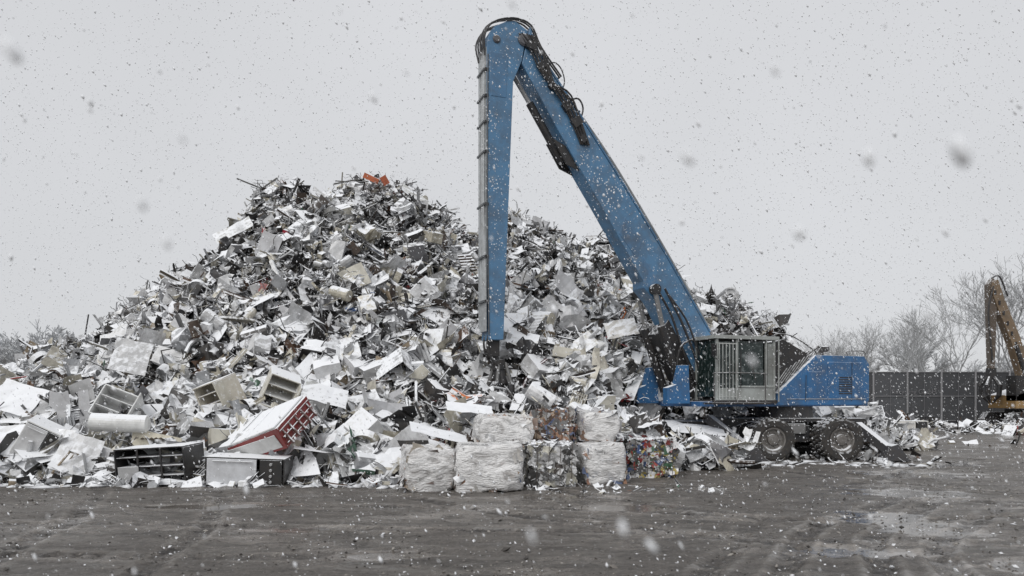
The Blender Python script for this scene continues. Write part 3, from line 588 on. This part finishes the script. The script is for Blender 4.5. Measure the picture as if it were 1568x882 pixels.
b.box((-3.05,0,.95),(1.7,1.9,.35),DK); b.prism([(-3.9,.35),(-3.75,.3),(-2.3,.45),(-2.3,1.0),(-3.9,1.12)],-.75,.75,DK)
def arm(p,q,w,h):
    p=np.array(p);q=np.array(q); d=q-p; L_=np.linalg.norm(d); yaw=math.atan2(d[1],d[0]); pit=-math.atan2(d[2],math.hypot(d[0],d[1]))
    b.box((p+q)/2,(L_,w,h),(.06,.06,.065),rot=(0,pit,yaw))
for sy in(-1,1):
    arm((-2.6,sy*1.0,1.22),(-1.55,sy*1.85,.25),.32,.24); b.prism([(-1.95,.02),(-1.15,.02),(-1.3,.12),(-1.5,.42),(-1.65,.42),(-1.9,.12)],sy*1.85-.35,sy*1.85+.35,(.06,.06,.065))
    arm((1.9,sy*.8,1.0),(2.45,sy*1.6,.3),.3,.24); b.prism([(2.1,.02),(2.95,.02),(2.85,.1),(2.55,.5),(2.35,.45),(2.2,.1)],sy*1.6-.35,sy*1.6+.35,(.06,.06,.065))
b.box((0,-.75,.75),(.9,.35,.5),DK); b.box((-.0,-.95,.9),(.6,.1,.3),(.2,.2,.2))
b.hose([(-1.8,-.65,.9),(-1.2,-.8,1.1),(-.5,-.8,.95),(.3,-.7,1.15)],.03,DK)
b.obj('chassis',M_GREASE,parent=uc,bevel=.015)
w=MB(); hub=MB()
for x in(-.9,1.07):
    for sy in(-1,1):
        for off in (1.55,1.12):
            yc=sy*off
            w.lathe_y([(.34,-.15),(.40,-.19),(.55,-.19),(.61,-.15),(.62,0),(.61,.15),(.55,.19),(.40,.19),(.34,.15)],(x,yc,.61),(.035,.034,.033),n=40)
            for k in range(26):
                an=k*2*math.pi/26; 
                for s2 in(-1,1): w.box((x+math.cos(an+.06*s2)*.615,yc+s2*.09,.61+math.sin(an+.06*s2)*.615),(.05,.17,.06),(.04,.038,.036),rot=(0,-an,.25*s2))
        yc=sy*1.55
        hub.lathe_y([(.35,sy*.16),(.31,sy*.15),(.28,sy*.06),(.16,sy*.04),(.15,sy*.13),(.08,sy*.15),(0,sy*.15)],(x,yc,.61),(.16,.15,.14),n=30)
        for k in range(10): an=k*.628; hub.box((x+math.cos(an)*.21,yc+sy*.07,.61+math.sin(an)*.21),(.03,.05,.03),(.15,.14,.13))
w.obj('tyres',M_RUBBER,parent=uc); hub.obj('wheel_hubs',M_GREASE,parent=uc)

# ---------------------------------------------------------------- second machine at the right
ORG=(.20,.14,.085)
ex=empty('tracked_excavator',(31.5,45,0),(0,0,0))
b=MB()
b.prism([(-2.45,8.9),(-2.1,9.0),(-1.7,7.8),(-.8,5.6),(-.1,3.6),(.1,2.0),(-.5,2.0),(-.75,3.4),(-1.3,5.2),(-2.1,7.2),(-2.5,8.3)],-.3,.3,ORG)
b.prism([(-2.65,8.7),(-2.35,9.1),(-2.1,8.8),(-2.1,7.8),(-2.25,3.6),(-2.5,3.6)],-.22,.22,(.10,.075,.055))
b.prism([(-1.7,1.2),(2.6,1.2),(2.7,2.6),(1.0,2.8),(-.2,2.5),(-1.7,2.0)],-1.3,1.3,(.32,.20,.08))
b.obj('arms_and_house',M_PAINT,parent=ex,bevel=.03)
b=MB()
for y in(-1.2,1.2): b.prism([(-2.2,.5),(-1.9,.95),(1.9,.95),(2.2,.5),(1.9,.05),(-1.9,.05)],y-.3,y+.3,DK)
b.box((0,0,.9),(2,1.6,.5),DK); b.box((-1.1,-.85,2.4),(1.2,.9,1.5),DK)
b.tube([(-2.0,0,8.2),(-1.2,0,6.0)],.12,DK); b.tube([(-.2,-.4,2.3),(-1.1,-.4,5.0)],.12,DK); b.hose([(-2.4,-.1,9.1),(-1.9,-.1,9.2),(-1.4,-.1,8.0)],.05,DK); b.hose([(-2.4,-.3,8.6),(-2.7,-.3,7.0),(-2.45,-.3,4)],.05,DK)
b.box((-2.35,0,3.3),(.4,.4,.7),DK)
for k in range(6): b.box((-2.3+.25*k,-.32,8.2-.62*k),(.12,.05,.25),DK)
for k in range(5):
    an=k*1.257; ca,sa=math.cos(an),math.sin(an); b.tube([(-2.35+ca*r,sa*r,z) for r,z in [(.2,3.1),(.55,2.6),(.5,2.0),(.1,1.5)]],[.08,.14,.13,.03],DK,n=6)
b.obj('tracks_and_grapple',M_GREASE,parent=ex)

# ---------------------------------------------------------------- fence
b=MB(); bf=MB(); FY=50
xx=-40.0
while xx<62:
    b.box((xx,FY-.06,1.88),(.09,.09,3.76),(.30,.30,.31)); 
    h=3.62+.05*math.sin(xx*3)
    bf.box((xx+1.15,FY,h/2),(2.24,.03,h),np.array((.065,.068,.074))*rng.uniform(.75,1.3))
    for z in (.3,1.95,3.58): b.box((xx+1.15,FY-.05,z),(2.2,.04,.045),(.24,.24,.25))
    b.box((xx+1.15,FY-.045,1.85),(.03,.03,3.5),(.15,.15,.16))
    xx+=2.3
fr=empty('screened_fence'); b.obj('posts_and_rails',M_FENCE,parent=fr); bf.obj('screens',M_FENCE,parent=fr)
t=bpy.data.curves.new('fence_lettering','FONT'); t.body='Recycling GmbH'; t.size=.45; t.extrude=.005; to=bpy.data.objects.new('fence_lettering',t); COL.objects.link(to); to.location=(25.6,FY-.09,2.1); to.rotation_euler=(math.pi/2,0,0); to.parent=fr
t.materials.append(surf_mat('faded_lettering',col=(.17,.17,.18),snow=.3,bump=0))

# ---------------------------------------------------------------- trees
def tree_segs(seed,H,spread=.5):
    r=random.Random(seed); segs=[]
    def grow(p,d,L_,rad,dep):
        n=3 if dep<2 else 2
        for i in range(n):
            d2=(d+Vector((r.gauss(0,.10),r.gauss(0,.10),r.gauss(.03,.05)))).normalized(); q=p+d2*(L_/n); r2=rad*(.88 if dep<5 else .7)
            segs.append((p.copy(),q.copy(),rad,r2)); 
            if dep>=1 and dep<6 and r.random()<.75:
                side=Vector((r.gauss(0,1),r.gauss(0,1),r.gauss(.25,.4))).normalized(); grow(q,(d2*.6+side*spread*1.2).normalized(),L_*.55,r2*.5,dep+2)
            p,d,rad=q,d2,r2
        if dep<6:
            for k in range(3 if dep<3 else 2):
                side=Vector((r.gauss(0,1),r.gauss(0,1),r.gauss(0,.3))).normalized(); grow(p,(d+side*spread).normalized(),L_*r.uniform(.62,.85),rad*.68,dep+1)
    grow(Vector((0,0,0)),Vector((0,0,1)),H*.28,H*.014,0); return segs
def segs_mesh(segs,n=3,minr=.012):
    P=np.array([s[0] for s in segs]);Q=np.array([s[1] for s in segs]);R0=np.maximum(np.array([s[2] for s in segs]),minr);R1=np.maximum(np.array([s[3] for s in segs]),minr)
    D=Q-P; D/=np.linalg.norm(D,axis=1)[:,None]+1e-9; A=np.cross(D,[.31,.87,.11]); A/=np.linalg.norm(A,axis=1)[:,None]; B=np.cross(D,A)
    V=np.zeros((len(P),2*n,3))
    for j in range(n):
        a=2*math.pi*j/n; o=math.cos(a)*A+math.sin(a)*B; V[:,j]=P+o*R0[:,None]; V[:,n+j]=Q+o*R1[:,None]
    V=V.reshape(-1,3); base=np.arange(len(P))*2*n; F=[]
    for j in range(n): F.append(np.stack([base+j,base+(j+1)%n,base+n+(j+1)%n,base+n+j],1))
    F=np.stack(F,1).reshape(-1,4); return V,F.ravel(),np.full(len(F),4)
protos=[tree_segs(s,15,sp) for s,sp in ((1,.42),(2,.5),(3,.38))]
tm=[]
for k,sg in enumerate(protos):
    zmax=max(s[1].z for s in sg); b=MB(); V_,l_,t_=segs_mesh(sg,minr=.014); b.raw(V_/zmax,l_,t_,(.1,.1,.1)); o=b.obj('bare_tree',M_BARK); tm.append(o.data); bpy.data.objects.remove(o)
for i,(x,y,h) in enumerate([(53,88,17),(57.5,86,18.5),(61,90,18),(49.5,92,13),(65,88,17),(45,95,11.5),(42,100,12),(38.5,104,10),(55,97,15),(69,93,18),(47,98,13),(51,99,14)]):
    o=bpy.data.objects.new('bare_tree',tm[i%3]); COL.objects.link(o); o.location=(x,y,0); o.rotation_euler=(0,0,i*1.7); o.scale=(h*1.05,h*1.05,h)
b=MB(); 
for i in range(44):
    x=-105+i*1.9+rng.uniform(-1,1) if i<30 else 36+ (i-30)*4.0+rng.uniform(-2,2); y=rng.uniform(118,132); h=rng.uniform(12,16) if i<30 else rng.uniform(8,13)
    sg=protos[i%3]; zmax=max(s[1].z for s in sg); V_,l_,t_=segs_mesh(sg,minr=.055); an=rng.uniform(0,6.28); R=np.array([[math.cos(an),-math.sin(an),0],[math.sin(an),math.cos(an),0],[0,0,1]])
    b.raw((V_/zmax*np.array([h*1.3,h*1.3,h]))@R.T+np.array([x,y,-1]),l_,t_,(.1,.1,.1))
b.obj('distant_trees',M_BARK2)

# ---------------------------------------------------------------- falling snow
import bmesh
bm=bmesh.new(); bmesh.ops.create_icosphere(bm,subdivisions=2,radius=1); 
ICO=(np.array([v.co[:] for v in bm.verts]),)+pack([[v.index for v in f.verts] for f in bm.faces]); bm.free()
def flakes(mb,proto,P,rad,el=1.25):
    nv=len(proto[0]); n=len(P); 
    sc=np.stack([rad*rng.uniform(.6,1.1,n),rad*rng.uniform(.6,1.1,n),rad*rng.uniform(.8,1.3,n)*el],1)
    V=proto[0][None]*sc[:,None,:]; V[:,:,0]-=V[:,:,2]*rng.uniform(.1,.7,n)[:,None]
    V=V+P[:,None,:]; l=(proto[1][None]+np.arange(n)[:,None]*nv).ravel(); t=np.tile(proto[2],n)
    mb.raw(V.reshape(-1,3),l,t,(.85,.85,.85))
fl=MB()
n=17000; P=np.stack([rng.uniform(-10,10,n),rng.uniform(2.2,12,n),rng.uniform(.05,9.5,n)],1); flakes(fl,OCT,P,np.clip(rng.lognormal(-5.3,.45,n),.002,.014)*(.75+P[:,1]/25),1.5)
n=26000; P=np.stack([rng.uniform(-19,19,n),rng.uniform(12,26,n),rng.uniform(.05,15,n)],1); flakes(fl,OCT,P,np.clip(rng.lognormal(-4.6,.4,n),.004,.025),1.4)
n=22000; P=np.stack([rng.uniform(-40,55,n),rng.uniform(31,62,n),rng.uniform(.05,22,n)],1); flakes(fl,OCT,P,rng.uniform(.014,.03,n))
n=520; P=np.stack([rng.uniform(-3,3,n),rng.uniform(1.1,3.2,n),rng.uniform(.4,3.8,n)],1); flakes(fl,ICO,P,np.clip(rng.lognormal(-5.7,.4,n),.0015,.008),1.6)
near_=[(.40,.66,2.02,.0080),(.19,.8,2.06,.0055),(.40,.83,2.07,.0060),(-.42,.9,1.99,.0045),(-.38,.85,2.10,.004),(.12,.8,1.66,.0045),(.17,.9,1.62,.005),(.26,.8,1.84,.0045),(.45,.8,1.89,.004),(-.46,.68,2.12,.006),(.30,.75,1.58,.004),(.0,.9,2.28,.0035),(.32,.9,2.20,.0045),(.02,.75,1.66,.004),(-.4,.8,2.01,.005),(-.35,.95,2.02,.005),(.33,.85,1.99,.0055)]
flakes(fl,ICO,np.array([q[:3] for q in near_]),np.array([q[3] for q in near_]),1.6)
fl.obj('falling_snow',M_FLAKE,smooth=True)

# ---------------------------------------------------------------- sky, sun, camera
W=bpy.data.worlds.new('World'); S.world=W; W.use_nodes=True; nt=W.node_tree; N=nt.nodes; L=nt.links; N.clear()
out=N.new('ShaderNodeOutputWorld'); bg=N.new('ShaderNodeBackground'); bg.inputs[1].default_value=.1; L.new(bg.outputs[0],out.inputs[0])
sk=N.new('ShaderNodeTexSky'); sk.sky_type='NISHITA'; sk.sun_disc=False; sk.sun_elevation=math.radians(40); sk.sun_rotation=math.radians(205)
hs=N.new('ShaderNodeHueSaturation'); hs.inputs['Saturation'].default_value=.25; L.new(sk.outputs[0],hs.inputs['Color'])
tc=N.new('ShaderNodeTexCoord'); cn=N.new('ShaderNodeTexNoise'); cn.inputs['Scale'].default_value=1.6; cn.inputs['Detail'].default_value=4; L.new(tc.outputs['Generated'],cn.inputs['Vector'])
cr=N.new('ShaderNodeValToRGB'); cr.color_ramp.elements[0].position=.3; cr.color_ramp.elements[0].color=(.64,.65,.67,1); cr.color_ramp.elements[1].position=.7; cr.color_ramp.elements[1].color=(.73,.74,.765,1); L.new(cn.outputs['Fac'],cr.inputs[0])
sc=N.new('ShaderNodeVectorMath'); sc.operation='SCALE'; sc.inputs['Scale'].default_value=10; L.new(cr.outputs[0],sc.inputs[0])
mx=N.new('ShaderNodeMix'); mx.data_type='RGBA'; mx.inputs[0].default_value=.1; L.new(sc.outputs[0],mx.inputs[6]); L.new(hs.outputs[0],mx.inputs[7]); L.new(mx.outputs[2],bg.inputs[0])
sl=bpy.data.lights.new('sun','SUN'); sl.energy=1.5; sl.angle=math.radians(40); sl.color=(1,.99,.975); so=bpy.data.objects.new('sun',sl); COL.objects.link(so); so.rotation_euler=(math.radians(48),0,math.radians(-25))
cd=bpy.data.cameras.new('camera'); cd.lens=26; cd.sensor_width=36; cd.shift_y=169/1568; cd.clip_end=2000; cd.clip_start=.05
cd.dof.use_dof=True; cd.dof.focus_distance=20; cd.dof.aperture_fstop=2.0
co=bpy.data.objects.new('camera',cd); COL.objects.link(co); co.location=(0,0,1.8); co.rotation_euler=(math.pi/2,0,0); S.camera=co
